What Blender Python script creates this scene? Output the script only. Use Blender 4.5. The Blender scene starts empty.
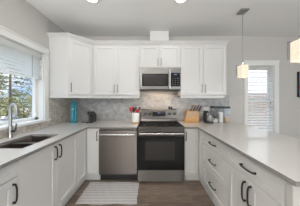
import bpy, bmesh, math, random
from mathutils import Vector, Matrix

S = bpy.context.scene
C = S.collection
PI = math.pi
R = random.Random(7)

# ------------------------------------------------------------ camera
cam_d = bpy.data.cameras.new('camera')
cam = bpy.data.objects.new('camera', cam_d)
C.objects.link(cam)
cam.location = (0, 0, 1.35)
cam.rotation_euler = (PI / 2, 0, 0)
cam_d.sensor_width = 36
cam_d.lens = 133 * 36 / 300
cam_d.shift_x = 0.002
cam_d.shift_y = -0.010
cam_d.clip_start = 0.02
S.camera = cam

# ------------------------------------------------------------ exposure
S.view_settings.view_transform = 'Standard'
S.view_settings.look = 'None'
S.view_settings.gamma = 1.0
S.view_settings.use_curve_mapping = False
S.view_settings.exposure = 0.0

# ------------------------------------------------------------ world: pale blue sky with clouds
W = bpy.data.worlds.new('sky')
S.world = W
W.use_nodes = True
nt = W.node_tree
nt.nodes.clear()
wo = nt.nodes.new('ShaderNodeOutputWorld')
bg = nt.nodes.new('ShaderNodeBackground')
tc = nt.nodes.new('ShaderNodeTexCoord')
nz = nt.nodes.new('ShaderNodeTexNoise')
nz.inputs['Scale'].default_value = 5.0
nz.inputs['Detail'].default_value = 5
rp = nt.nodes.new('ShaderNodeValToRGB')
rp.color_ramp.elements[0].position = 0.45
rp.color_ramp.elements[0].color = (0.22, 0.33, 0.52, 1)
rp.color_ramp.elements[1].position = 0.60
rp.color_ramp.elements[1].color = (0.55, 0.57, 0.60, 1)
nt.links.new(tc.outputs['Generated'], nz.inputs['Vector'])
nt.links.new(nz.outputs['Fac'], rp.inputs['Fac'])
nt.links.new(rp.outputs['Color'], bg.inputs['Color'])
sz = nt.nodes.new('ShaderNodeSeparateXYZ')
nt.links.new(tc.outputs['Generated'], sz.inputs[0])
mz = nt.nodes.new('ShaderNodeMath'); mz.operation = 'MAXIMUM'; mz.inputs[1].default_value = 0
sq = nt.nodes.new('ShaderNodeMath'); sq.operation = 'POWER'; sq.inputs[1].default_value = 4
st = nt.nodes.new('ShaderNodeMath'); st.operation = 'MULTIPLY_ADD'; st.inputs[1].default_value = 14.0; st.inputs[2].default_value = 2.1
nt.links.new(sz.outputs['Z'], mz.inputs[0]); nt.links.new(mz.outputs[0], sq.inputs[0]); nt.links.new(sq.outputs[0], st.inputs[0])
nt.links.new(st.outputs[0], bg.inputs['Strength'])
nt.links.new(bg.outputs['Background'], wo.inputs['Surface'])


def area_light(name, loc, rot, sx, sy, power, col=(1, 1, 1), shape='RECTANGLE', parent=None, spread=None):
    d = bpy.data.lights.new(name, 'AREA')
    d.shape = shape
    d.size = sx
    if shape in ('RECTANGLE', 'ELLIPSE'):
        d.size_y = sy
    d.energy = power
    d.color = col
    if spread:
        d.spread = spread
    o = bpy.data.objects.new(name, d)
    o.location = loc
    o.rotation_euler = rot
    C.objects.link(o)
    if parent:
        o.parent = parent
    return o


# area lights added outside unseen openings, standing in for daylight
area_light('added_daylight_rear', (2.5, -3.62, 1.2), (PI / 2, 0, 0), 2.2, 2.2, 110, (1.0, 0.985, 0.965))
area_light('added_daylight_side', (4.62, -1.3, 1.25), (PI / 2, 0, PI / 2), 3.4, 2.1, 40, (1.0, 0.985, 0.965))
sun_d = bpy.data.lights.new('sun', 'SUN')
sun_d.energy = 7.0
sun_d.angle = math.radians(3)
sun_d.color = (1.0, .95, .88)
sun = bpy.data.objects.new('sun', sun_d)
sun.rotation_euler = (math.radians(32), 0, math.radians(12))
C.objects.link(sun)
area_light('added_daylight_panel', (-1.05, -3.5, 1.1), (PI / 2, 0, 0), .38, 1.9, 26, (1.0, 0.985, 0.965))  # added behind the unseen slim panel, for a bright streak in the steel
LAMP_POWER = 6.5
ADDED_LAMP_POWER = 180.0  # output of the added uplight behind the viewer


# ------------------------------------------------------------ helpers
class MB:
    """collects shapes into one bmesh, in world coordinates"""

    def __init__(self):
        self.bm = bmesh.new()

    def faces(self, vs, fs):
        v = [self.bm.verts.new(p) for p in vs]
        for f in fs:
            try:
                self.bm.faces.new([v[i] for i in f])
            except ValueError:
                pass
        return v

    def box(self, x0, x1, y0, y1, z0, z1, b=0.0):
        x0, x1 = sorted((x0, x1)); y0, y1 = sorted((y0, y1)); z0, z1 = sorted((z0, z1))
        t = bmesh.new()
        bmesh.ops.create_cube(t, size=1)
        for v in t.verts:
            v.co = Vector((x0 + (v.co.x + .5) * (x1 - x0), y0 + (v.co.y + .5) * (y1 - y0), z0 + (v.co.z + .5) * (z1 - z0)))
        if b > 0:
            b = min(b, .49 * min(x1 - x0, y1 - y0, z1 - z0))
            bmesh.ops.bevel(t, geom=t.edges[:], offset=b, segments=2, affect='EDGES')
        self.merge(t)
        return self

    def obox(self, F, u0, u1, v0, v1, w0, w1, b=0.0):
        """box in a frame F"""
        t = bmesh.new()
        bmesh.ops.create_cube(t, size=1)
        for v in t.verts:
            v.co = Vector((u0 + (v.co.x + .5) * (u1 - u0), v0 + (v.co.y + .5) * (v1 - v0), w0 + (v.co.z + .5) * (w1 - w0)))
        if b > 0:
            bmesh.ops.bevel(t, geom=t.edges[:], offset=b, segments=2, affect='EDGES')
        for v in t.verts:
            v.co = F(*v.co)
        bmesh.ops.recalc_face_normals(t, faces=t.faces[:])
        self.merge(t)
        return self

    def merge(self, t):
        m = bpy.data.meshes.new('tmp')
        t.to_mesh(m)
        t.free()
        self.bm.from_mesh(m)
        bpy.data.meshes.remove(m)

    def lathe(self, prof, c, n=24, axis=(0, 0, 1), smooth=True):
        """prof: list of (radius, height) along axis from c"""
        ax = Vector(axis).normalized()
        a = ax.orthogonal().normalized()
        b = ax.cross(a)
        c = Vector(c)
        rings = []
        for r, h in prof:
            if r < 1e-6:
                rings.append([self.bm.verts.new(c + ax * h)])
            else:
                rings.append([self.bm.verts.new(c + ax * h + (a * math.cos(2 * PI * i / n) + b * math.sin(2 * PI * i / n)) * r) for i in range(n)])
        for p, q in zip(rings, rings[1:]):
            for i in range(n):
                j = (i + 1) % n
                if len(p) == 1 and len(q) > 1:
                    self.bm.faces.new((p[0], q[j], q[i]))
                elif len(q) == 1 and len(p) > 1:
                    self.bm.faces.new((p[i], p[j], q[0]))
                elif len(p) > 1:
                    self.bm.faces.new((p[i], p[j], q[j], q[i]))
        return self

    def cyl(self, c, r, h, axis=(0, 0, 1), n=24, b=0.0):
        if b > 0:
            return self.lathe([(0, 0), (r - b, 0), (r, b), (r, h - b), (r - b, h), (0, h)], c, n, axis)
        return self.lathe([(0, 0), (r, 0), (r, h), (0, h)], c, n, axis)

    def tube(self, pts, r, n=10, rx=None, closed_ends=True):
        """round tube along points; r may be a list"""
        pts = [Vector(p) for p in pts]
        rs = r if isinstance(r, (list, tuple)) else [r] * len(pts)
        rings = []
        up = None
        for i, p in enumerate(pts):
            t = (pts[min(i + 1, len(pts) - 1)] - pts[max(i - 1, 0)]).normalized()
            if up is None:
                up = t.orthogonal().normalized()
            a = (up - t * up.dot(t)).normalized()
            up = a
            b = t.cross(a)
            rings.append([self.bm.verts.new(p + (a * math.cos(2 * PI * k / n) + b * math.sin(2 * PI * k / n)) * rs[i]) for k in range(n)])
        for p, q in zip(rings, rings[1:]):
            for k in range(n):
                self.bm.faces.new((p[k], p[(k + 1) % n], q[(k + 1) % n], q[k]))
        if closed_ends:
            self.bm.faces.new(rings[0][::-1])
            self.bm.faces.new(rings[-1])
        return self

    def prism(self, poly, F, w0, w1):
        """poly of (u, v) in frame F extruded from w0 to w1"""
        n = len(poly)
        lo = [self.bm.verts.new(F(u, v, w0)) for u, v in poly]
        hi = [self.bm.verts.new(F(u, v, w1)) for u, v in poly]
        self.bm.faces.new(lo[::-1])
        self.bm.faces.new(hi)
        for i in range(n):
            self.bm.faces.new((lo[i], lo[(i + 1) % n], hi[(i + 1) % n], hi[i]))
        return self

    def sweep(self, path, prof):
        """profile (outward offset, z) swept along a plan polyline with mitres; outward = right of travel"""
        P = [Vector((x, y)) for x, y in path]
        rings = []
        for i, p in enumerate(P):
            d0 = (P[i] - P[i - 1]).normalized() if i > 0 else (P[1] - P[0]).normalized()
            d1 = (P[i + 1] - P[i]).normalized() if i < len(P) - 1 else d0
            n0 = Vector((d0.y, -d0.x)); n1 = Vector((d1.y, -d1.x))
            m = (n0 + n1).normalized()
            k = 1 / max(.2, m.dot(n0))
            rings.append([self.bm.verts.new((p.x + m.x * k * o, p.y + m.y * k * o, z)) for o, z in prof])
        n = len(prof)
        for a, b in zip(rings, rings[1:]):
            for k in range(n):
                self.bm.faces.new((a[k], a[(k + 1) % n], b[(k + 1) % n], b[k]))
        self.bm.faces.new(rings[0][::-1])
        self.bm.faces.new(rings[-1])
        return self

    def grid_slab(self, xs, ys, keep, z0, z1):
        top, bot = {}, {}

        def vt(d, i, j, z):
            if (i, j) not in d:
                d[(i, j)] = self.bm.verts.new((xs[i], ys[j], z))
            return d[(i, j)]
        nx, ny = len(xs) - 1, len(ys) - 1
        K = {(i, j) for i in range(nx) for j in range(ny) if keep((xs[i] + xs[i + 1]) / 2, (ys[j] + ys[j + 1]) / 2)}
        for i, j in K:
            self.bm.faces.new([vt(top, a, b, z1) for a, b in ((i, j), (i + 1, j), (i + 1, j + 1), (i, j + 1))])
            self.bm.faces.new([vt(bot, a, b, z0) for a, b in ((i, j), (i, j + 1), (i + 1, j + 1), (i + 1, j))])
            for (di, dj, e0, e1) in ((0, -1, (i, j), (i + 1, j)), (1, 0, (i + 1, j), (i + 1, j + 1)), (0, 1, (i + 1, j + 1), (i, j + 1)), (-1, 0, (i, j + 1), (i, j))):
                if (i + di, j + dj) not in K:
                    self.bm.faces.new((vt(bot, *e0, z0), vt(bot, *e1, z0), vt(top, *e1, z1), vt(top, *e0, z1)))
        return self

    def build(self, name, mat, parent=None, smooth=None, bevel=0.0):
        off = wloc(parent) if parent else Vector()
        for v in self.bm.verts:
            v.co -= off
        bmesh.ops.recalc_face_normals(self.bm, faces=self.bm.faces[:])
        me = bpy.data.meshes.new(name)
        self.bm.to_mesh(me)
        self.bm.free()
        mats = mat if isinstance(mat, (list, tuple)) else [mat]
        for m in mats:
            me.materials.append(m)
        if smooth:
            for p in me.polygons:
                p.use_smooth = True
            me.set_sharp_from_angle(angle=math.radians(smooth))
        o = bpy.data.objects.new(name, me)
        C.objects.link(o)
        if parent:
            o.parent = parent
        if bevel:
            md = o.modifiers.new('edge', 'BEVEL')
            md.width = bevel; md.segments = 2; md.limit_method = 'ANGLE'
        return o


def wloc(o):
    v = Vector()
    while o:
        v += o.location
        o = o.parent
    return v


def frame(o, u, w):
    """maps (u, v up, w outward) to the world"""
    o = Vector(o); u = Vector(u).normalized(); w = Vector(w).normalized(); v = Vector((0, 0, 1))
    return lambda a, b, c: o + u * a + v * b + w * c


def tag(o, label=None, cat=None, group=None, kind=None):
    if label: o['label'] = label
    if cat: o['category'] = cat
    if group: o['group'] = group
    if kind: o['kind'] = kind
    return o


def thing(name, loc, label, cat, group=None, kind=None):
    e = bpy.data.objects.new(name, None)
    e.empty_display_size = .05
    e.location = loc
    C.objects.link(e)
    return tag(e, label, cat, group, kind)


# ------------------------------------------------------------ materials
def mat(name, col, rough=.5, metal=0.0, spec=.5, noise=None, bump=0.0, scale=8.0, coat=0.0, emit=None, es=0.0, stretch=None):
    m = bpy.data.materials.new(name)
    m.use_nodes = True
    t = m.node_tree
    b = t.nodes['Principled BSDF']
    b.inputs['Roughness'].default_value = rough
    b.inputs['Metallic'].default_value = metal
    b.inputs['Specular IOR Level'].default_value = spec
    b.inputs['Coat Weight'].default_value = coat
    b.inputs['Coat Roughness'].default_value = .06
    c = tuple(col) + (1,)
    b.inputs['Base Color'].default_value = c
    if noise or bump:
        tcn = t.nodes.new('ShaderNodeTexCoord')
        mp = t.nodes.new('ShaderNodeMapping')
        if stretch:
            mp.inputs['Scale'].default_value = stretch
        n = t.nodes.new('ShaderNodeTexNoise')
        n.inputs['Scale'].default_value = scale
        n.inputs['Detail'].default_value = 6
        t.links.new(tcn.outputs['Object'], mp.inputs['Vector'])
        t.links.new(mp.outputs['Vector'], n.inputs['Vector'])
        if noise:
            r = t.nodes.new('ShaderNodeValToRGB')
            r.color_ramp.elements[0].position = .3
            r.color_ramp.elements[1].position = .7
            r.color_ramp.elements[0].color = tuple(noise) + (1,)
            r.color_ramp.elements[1].color = c
            t.links.new(n.outputs['Fac'], r.inputs['Fac'])
            t.links.new(r.outputs['Color'], b.inputs['Base Color'])
        if bump:
            bp = t.nodes.new('ShaderNodeBump')
            bp.inputs['Strength'].default_value = bump
            bp.inputs['Distance'].default_value = .002
            t.links.new(n.outputs['Fac'], bp.inputs['Height'])
            t.links.new(bp.outputs['Normal'], b.inputs['Normal'])
    if emit:
        b.inputs['Emission Color'].default_value = tuple(emit) + (1,)
        b.inputs['Emission Strength'].default_value = es
    return m


M = {}
M['cab'] = mat('white_cabinet_paint', (.625, .62, .61), .38, noise=(.615, .61, .60), scale=3)
M['wall'] = mat('greige_wall_paint', (.53, .515, .495), .75, noise=(.52, .505, .485), bump=.05, scale=30)
M['ceil'] = mat('ceiling_paint', (.87, .87, .855), .85, noise=(.86, .86, .845), bump=.15, scale=60)
M['trim'] = mat('white_trim_paint', (.74, .74, .725), .4)
M['pull'] = mat('dark_bronze', (.025, .022, .02), .35, metal=.6)
M['pull_nickel'] = mat('brushed_nickel_pull', (.16, .155, .15), .3, metal=.9)
M['steel'] = mat('stainless_steel', (.27, .26, .25), .18, metal=1, noise=(.24, .23, .22), scale=6, stretch=(.6, 1, 60))
M['steel_v'] = mat('brushed_stainless_vertical', (.19, .17, .158), .16, metal=1, noise=(.16, .143, .132), scale=6, stretch=(60, 60, .6))
M['chrome'] = mat('satin_chrome', (.66, .66, .67), .22, metal=1)
M['black_glass'] = mat('black_glass', (.008, .008, .009), .06, spec=.4)
M['oven_window'] = mat('oven_window_glass', (.030, .029, .028), .12, spec=.4)
M['black'] = mat('black_plastic', (.018, .018, .02), .4)
M['dark'] = mat('dark_grey_plastic', (.05, .05, .055), .5)
M['teal'] = mat('teal_plastic', (.045, .30, .38), .3, noise=(.04, .27, .35), scale=4)
M['white_gloss'] = mat('white_ceramic', (.82, .82, .80), .25)
M['red'] = mat('red_silicone', (.45, .015, .02), .4)
M['wood'] = mat('pale_bamboo', (.56, .31, .10), .45, noise=(.40, .20, .06), scale=8, stretch=(1, 1, 12))
M['brown_wood'] = mat('brown_handle_wood', (.15, .055, .025), .4, noise=(.08, .03, .015), scale=20)
M['blade'] = mat('knife_steel', (.30, .30, .30), .45, metal=1)
M['plate'] = mat('white_wall_plate', (.80, .79, .76), .4)
M['flour'] = mat('white_flour', (.86, .85, .82), .9)
M['tan'] = mat('tan_grain', (.62, .42, .26), .9, noise=(.5, .32, .18), scale=60)
M['blind'] = mat('white_blind', (.88, .88, .86), .5)
M['cord'] = mat('white_cord', (.75, .75, .73), .7)
M['display'] = mat('black_display', (.01, .01, .012), .1)
M['digits'] = mat('blue_digits', (.05, .12, .3), .4, emit=(.25, .5, 1), es=.1)
M['lens'] = mat('lamp_lens', (.9, .9, .9), .4, emit=(1, .97, .92), es=9.0)
M['bark'] = mat('bark', (.16, .11, .08), .9, noise=(.09, .06, .045), scale=10)
M['needle'] = mat('needles', (.21, .22, .085), .8, noise=(.12, .14, .055), scale=5)
M['leaf'] = mat('olive_leaves', (.30, .27, .09), .8, noise=(.17, .165, .055), scale=4)
M['stone'] = mat('pale_stone', (.34, .335, .35), .9, noise=(.22, .22, .235), scale=3)
M['ground'] = mat('gravel_ground', (.30, .29, .28), .95, noise=(.20, .18, .15), scale=1.2)
M['siding'] = mat('pale_siding', (.90, .88, .86), .8)
M['fence'] = mat('fence_wood', (.30, .22, .19), .8, noise=(.22, .16, .135), scale=6, stretch=(12, 1, 1))


def translucent(m, f):
    t = m.node_tree
    b = t.nodes['Principled BSDF']; o = t.nodes['Material Output']
    tr = t.nodes.new('ShaderNodeBsdfTranslucent'); tr.inputs['Color'].default_value = (.9, .9, .88, 1)
    mx = t.nodes.new('ShaderNodeMixShader'); mx.inputs[0].default_value = f
    t.links.new(b.outputs[0], mx.inputs[1]); t.links.new(tr.outputs[0], mx.inputs[2])
    t.links.new(mx.outputs[0], o.inputs['Surface'])


def black_glass(name, f, rough):
    m = bpy.data.materials.new(name); m.use_nodes = True
    t = m.node_tree; t.nodes.clear()
    o = t.nodes.new('ShaderNodeOutputMaterial')
    a = t.nodes.new('ShaderNodeBsdfDiffuse'); a.inputs['Color'].default_value = (.010, .010, .011, 1)
    g = t.nodes.new('ShaderNodeBsdfGlossy'); g.inputs['Roughness'].default_value = rough
    mx = t.nodes.new('ShaderNodeMixShader'); mx.inputs[0].default_value = f
    t.links.new(a.outputs[0], mx.inputs[1]); t.links.new(g.outputs[0], mx.inputs[2])
    t.links.new(mx.outputs[0], o.inputs['Surface'])
    return m


M['bright_steel'] = mat('bright_stainless', (.22, .213, .205), .3, metal=1, noise=(.19, .185, .18), scale=6, stretch=(.6, 1, 60))
M['lamp_metal'] = mat('grey_lamp_metal', (.33, .33, .32), .4, metal=.7)
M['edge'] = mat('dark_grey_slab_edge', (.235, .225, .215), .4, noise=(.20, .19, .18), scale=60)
M['faucet'] = mat('brushed_faucet_steel', (.42, .415, .41), .28, metal=1)
M['sink'] = mat('sink_steel', (.34, .30, .27), .3, metal=1)
M['black_glass'] = black_glass('black_glass', .03, .05)
M['cooktop_glass'] = black_glass('cooktop_glass', .12, .08)
M['panel_steel'] = mat('dark_stainless_panel', (.14, .13, .122), .3, metal=1, noise=(.12, .11, .104), scale=6, stretch=(.6, 1, 60))
M['jug'] = mat('grey_jug', (.28, .29, .28), .2, metal=.3)
M['blind_room'] = mat('white_slats', (.88, .88, .86), .5)
translucent(M['blind_room'], .4)
translucent(M['blind'], .7)
for k in ('steel', 'steel_v'):
    t = M[k].node_tree
    b = t.nodes['Principled BSDF']
    tg = t.nodes.new('ShaderNodeTangent'); tg.direction_type = 'RADIAL'; tg.axis = 'Z'
    t.links.new(tg.outputs[0], b.inputs['Tangent'])
    b.inputs['Anisotropic'].default_value = .95
    b.inputs['Roughness'].default_value = .33
    b.inputs['Anisotropic Rotation'].default_value = .25


def glass_mat(name, tint=(.97, .985, .98), refl=.07, rough=.02):
    m = bpy.data.materials.new(name)
    m.use_nodes = True
    t = m.node_tree
    t.nodes.clear()
    o = t.nodes.new('ShaderNodeOutputMaterial')
    a = t.nodes.new('ShaderNodeBsdfTransparent')
    a.inputs['Color'].default_value = tuple(tint) + (1,)
    g = t.nodes.new('ShaderNodeBsdfGlossy')
    g.inputs['Roughness'].default_value = rough
    mx = t.nodes.new('ShaderNodeMixShader')
    mx.inputs[0].default_value = refl
    t.links.new(a.outputs[0], mx.inputs[1])
    t.links.new(g.outputs[0], mx.inputs[2])
    t.links.new(mx.outputs[0], o.inputs['Surface'])
    return m


M['glass'] = glass_mat('window_glass')
M['clear'] = glass_mat('clear_plastic', (.90, .91, .92), .10, .08)
M['sleeve'] = glass_mat('bluish_clear_glass', (.55, .60, .66), .25, .15)


def quartz():
    m = mat('grey_quartz', (.42, .405, .385), .3, spec=.35, coat=.6)
    t = m.node_tree
    b = t.nodes['Principled BSDF']
    b.inputs['Coat IOR'].default_value = 1.5
    tcn = t.nodes.new('ShaderNodeTexCoord')
    n1 = t.nodes.new('ShaderNodeTexNoise'); n1.inputs['Scale'].default_value = 160; n1.inputs['Detail'].default_value = 3
    n2 = t.nodes.new('ShaderNodeTexNoise'); n2.inputs['Scale'].default_value = 6; n2.inputs['Detail'].default_value = 6
    r = t.nodes.new('ShaderNodeValToRGB')
    r.color_ramp.elements[0].position = .3; r.color_ramp.elements[0].color = (.50, .485, .468, 1)
    r.color_ramp.elements[1].position = .7; r.color_ramp.elements[1].color = (.58, .565, .545, 1)
    ad = t.nodes.new('ShaderNodeMath'); ad.operation = 'MULTIPLY_ADD'
    ad.inputs[1].default_value = .35
    t.links.new(tcn.outputs['Object'], n1.inputs['Vector'])
    t.links.new(tcn.outputs['Object'], n2.inputs['Vector'])
    t.links.new(n2.outputs['Fac'], ad.inputs[0])
    ml = t.nodes.new('ShaderNodeMath'); ml.operation = 'MULTIPLY'; ml.inputs[1].default_value = .65
    t.links.new(n1.outputs['Fac'], ml.inputs[0])
    t.links.new(ml.outputs[0], ad.inputs[2])
    t.links.new(ad.outputs[0], r.inputs['Fac'])
    t.links.new(r.outputs['Color'], b.inputs['Base Color'])
    return m


M['quartz'] = quartz()


def tile(c1=(.41, .41, .41, 1), c2=(.345, .35, .355, 1)):
    """small mottled grey marble tiles in a running bond"""
    m = mat('marble_tile', (.5, .5, .49), .3)
    t = m.node_tree
    b = t.nodes['Principled BSDF']
    tcn = t.nodes.new('ShaderNodeTexCoord')
    sx = t.nodes.new('ShaderNodeSeparateXYZ')
    t.links.new(tcn.outputs['Object'], sx.inputs[0])
    ad = t.nodes.new('ShaderNodeMath'); ad.operation = 'ADD'
    t.links.new(sx.outputs['X'], ad.inputs[0]); t.links.new(sx.outputs['Y'], ad.inputs[1])
    cx = t.nodes.new('ShaderNodeCombineXYZ')
    t.links.new(ad.outputs[0], cx.inputs['X']); t.links.new(sx.outputs['Z'], cx.inputs['Y'])
    br = t.nodes.new('ShaderNodeTexBrick')
    br.inputs['Scale'].default_value = 1
    br.inputs['Brick Width'].default_value = .15
    br.inputs['Row Height'].default_value = .05
    br.inputs['Mortar Size'].default_value = .0016
    br.inputs['Color1'].default_value = c1
    br.inputs['Color2'].default_value = c2
    br.inputs['Mortar'].default_value = (.37, .368, .365, 1)
    t.links.new(cx.outputs[0], br.inputs['Vector'])
    n = t.nodes.new('ShaderNodeTexNoise'); n.inputs['Scale'].default_value = 10; n.inputs['Detail'].default_value = 8; n.inputs['Distortion'].default_value = 1.2
    t.links.new(tcn.outputs['Object'], n.inputs['Vector'])
    r = t.nodes.new('ShaderNodeValToRGB')
    r.color_ramp.elements[0].position = .33; r.color_ramp.elements[0].color = (.66, .665, .68, 1)
    r.color_ramp.elements[1].position = .62; r.color_ramp.elements[1].color = (1.08, 1.07, 1.04, 1)
    t.links.new(n.outputs['Fac'], r.inputs['Fac'])
    mx = t.nodes.new('ShaderNodeMix'); mx.data_type = 'RGBA'; mx.blend_type = 'MULTIPLY'; mx.inputs[0].default_value = 1
    t.links.new(br.outputs['Color'], mx.inputs[6]); t.links.new(r.outputs['Color'], mx.inputs[7])
    t.links.new(mx.outputs[2], b.inputs['Base Color'])
    return m


M['tile'] = tile()
M['tile_warm'] = tile((.60, .56, .50, 1), (.50, .46, .415, 1))


def planks():
    m = mat('brown_wood_planks', (.2, .12, .08), .33)
    t = m.node_tree
    b = t.nodes['Principled BSDF']
    tcn = t.nodes.new('ShaderNodeTexCoord')
    br = t.nodes.new('ShaderNodeTexBrick')
    br.inputs['Scale'].default_value = 1
    br.inputs['Brick Width'].default_value = 1.2
    br.inputs['Row Height'].default_value = .125
    br.inputs['Mortar Size'].default_value = .0018
    br.inputs['Color1'].default_value = (.18, .138, .107, 1)
    br.inputs['Color2'].default_value = (.12, .088, .067, 1)
    br.inputs['Mortar'].default_value = (.03, .018, .012, 1)
    t.links.new(tcn.outputs['Object'], br.inputs['Vector'])
    mp = t.nodes.new('ShaderNodeMapping'); mp.inputs['Scale'].default_value = (1.4, 16, 1)
    t.links.new(tcn.outputs['Object'], mp.inputs['Vector'])
    n = t.nodes.new('ShaderNodeTexNoise'); n.inputs['Scale'].default_value = 4; n.inputs['Detail'].default_value = 8; n.inputs['Distortion'].default_value = .6
    t.links.new(mp.outputs['Vector'], n.inputs['Vector'])
    r = t.nodes.new('ShaderNodeValToRGB')
    r.color_ramp.elements[0].position = .3; r.color_ramp.elements[0].color = (.6, .58, .56, 1)
    r.color_ramp.elements[1].position = .7; r.color_ramp.elements[1].color = (1.35, 1.35, 1.35, 1)
    t.links.new(n.outputs['Fac'], r.inputs['Fac'])
    mx = t.nodes.new('ShaderNodeMix'); mx.data_type = 'RGBA'; mx.blend_type = 'MULTIPLY'; mx.inputs[0].default_value = 1
    t.links.new(br.outputs['Color'], mx.inputs[6]); t.links.new(r.outputs['Color'], mx.inputs[7])
    t.links.new(mx.outputs[2], b.inputs['Base Color'])
    return m


M['planks'] = planks()


def rug_mat():
    m = mat('woven_rug', (.7, .68, .65), .95)
    t = m.node_tree
    b = t.nodes['Principled BSDF']
    tcn = t.nodes.new('ShaderNodeTexCoord')
    sx = t.nodes.new('ShaderNodeSeparateXYZ')
    t.links.new(tcn.outputs['Object'], sx.inputs[0])
    wv = t.nodes.new('ShaderNodeMath'); wv.operation = 'MULTIPLY'; wv.inputs[1].default_value = 2 * PI / .052
    sn = t.nodes.new('ShaderNodeMath'); sn.operation = 'SINE'
    t.links.new(sx.outputs['Y'], wv.inputs[0]); t.links.new(wv.outputs[0], sn.inputs[0])
    n = t.nodes.new('ShaderNodeTexNoise'); n.inputs['Scale'].default_value = 90; n.inputs['Detail'].default_value = 3
    t.links.new(tcn.outputs['Object'], n.inputs['Vector'])
    ad = t.nodes.new('ShaderNodeMath'); ad.operation = 'MULTIPLY_ADD'; ad.inputs[1].default_value = .22
    t.links.new(sn.outputs[0], ad.inputs[0]); t.links.new(n.outputs['Fac'], ad.inputs[2])
    r = t.nodes.new('ShaderNodeValToRGB')
    r.color_ramp.elements[0].position = .25; r.color_ramp.elements[0].color = (.36, .35, .35, 1)
    r.color_ramp.elements[1].position = .7; r.color_ramp.elements[1].color = (.50, .485, .48, 1)
    t.links.new(ad.outputs[0], r.inputs['Fac'])
    t.links.new(r.outputs['Color'], b.inputs['Base Color'])
    return m


M['rug'] = rug_mat()


def shade_mat():
    """lit crackle glass of a lamp shade"""
    m = mat('lit_crackle_glass', (.35, .32, .28), .3)
    t = m.node_tree
    b = t.nodes['Principled BSDF']
    tcn = t.nodes.new('ShaderNodeTexCoord')
    v = t.nodes.new('ShaderNodeTexVoronoi'); v.inputs['Scale'].default_value = 55
    t.links.new(tcn.outputs['Object'], v.inputs['Vector'])
    r = t.nodes.new('ShaderNodeValToRGB')
    r.color_ramp.elements[0].position = .1; r.color_ramp.elements[0].color = (1.0, .72, .42, 1)
    r.color_ramp.elements[1].position = .6; r.color_ramp.elements[1].color = (1.0, .90, .72, 1)
    t.links.new(v.outputs['Distance'], r.inputs['Fac'])
    t.links.new(r.outputs['Color'], b.inputs['Emission Color'])
    b.inputs['Emission Strength'].default_value = .66
    return m


M['shade'] = shade_mat()


def canvas_mat():
    m = mat('painted_canvas', (.4, .3, .4), .7)
    t = m.node_tree
    b = t.nodes['Principled BSDF']
    tcn = t.nodes.new('ShaderNodeTexCoord')
    mp = t.nodes.new('ShaderNodeMapping'); mp.inputs['Scale'].default_value = (1, 1, 4)
    n = t.nodes.new('ShaderNodeTexNoise'); n.inputs['Scale'].default_value = 2.2; n.inputs['Detail'].default_value = 5
    t.links.new(tcn.outputs['Object'], mp.inputs['Vector']); t.links.new(mp.outputs['Vector'], n.inputs['Vector'])
    r = t.nodes.new('ShaderNodeValToRGB')
    e = r.color_ramp.elements
    e[0].position = .3; e[0].color = (.10, .22, .45, 1)
    e[1].position = .75; e[1].color = (.6, .35, .3, 1)
    k = e.new(.48); k.color = (.30, .38, .55, 1)
    k = e.new(.58); k.color = (.45, .12, .14, 1)
    t.links.new(n.outputs['Fac'], r.inputs['Fac'])
    t.links.new(r.outputs['Color'], b.inputs['Base Color'])
    return m


M['canvas'] = canvas_mat()

# ------------------------------------------------------------ room shell
XL, XR, YB, YR, ZC = -1.69, 4.3, 2.84, -3.3, 2.71


def struct(o):
    o['kind'] = 'structure'
    return o


struct(MB().box(XL - .14, XR + .14, YR - .14, YB + .14, -.12, 0).build('floor', M['planks']))
struct(MB().box(XL - .14, XR + .14, YR - .14, YB + .14, ZC, ZC + .12).build('ceiling', M['ceil']))


def wall_with_hole(name, axis, pos, thick, a0, a1, holes):
    """axis 'x': wall plane at x = pos running along y; 'y': at y = pos running along x"""
    m = MB()
    cuts = sorted({a0, a1} | {h[0] for h in holes} | {h[1] for h in holes})
    for p, q in zip(cuts, cuts[1:]):
        hs = [h for h in holes if h[0] <= p and h[1] >= q]
        spans = [(0, hs[0][2]), (hs[0][3], ZC)] if hs else [(0, ZC)]
        for z0, z1 in spans:
            if z1 - z0 < 1e-4:
                continue
            if axis == 'x':
                m.box(pos, pos + thick, p, q, z0, z1)
            else:
                m.box(p, q, pos, pos + thick, z0, z1)
    bmesh.ops.remove_doubles(m.bm, verts=m.bm.verts[:], dist=1e-5)
    return struct(m.build(name, M['wall']))


W1 = (.92, 2.125, 1.04, 2.085)       # sink window: y0 y1 z0 z1
W2 = (2.095, 2.655, .62, 2.085)      # window beyond the peninsula: x0 x1 z0 z1
W5 = (-1.25, -.85, .10, 2.1)  # slim unseen opening, added for reflections in the steel
W3 = (1.5, 3.6, .10, 2.2)            # unseen opening added behind the viewer, for light
W4 = (-3.0, .4, .25, 2.2)            # unseen side window, added for light
wall_with_hole('wall_left', 'x', XL, -.14, YR, YB + .14, [W1])
wall_with_hole('wall_back', 'y', YB, .14, XL, XR, [W2])
wall_with_hole('wall_rear', 'y', YR, -.14, XL, XR, [W5, W3])
wall_with_hole('wall_right', 'x', XR, .14, YR, YB, [W4])

# baseboards
struct(MB().box(1.72, XR, YB - .015, YB, 0, .12, .004).build('baseboard_back', M['trim']))
struct(MB().box(XR - .015, XR, YR, YB - .015, 0, .12, .004).build('baseboard_right', M['trim']))


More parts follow.
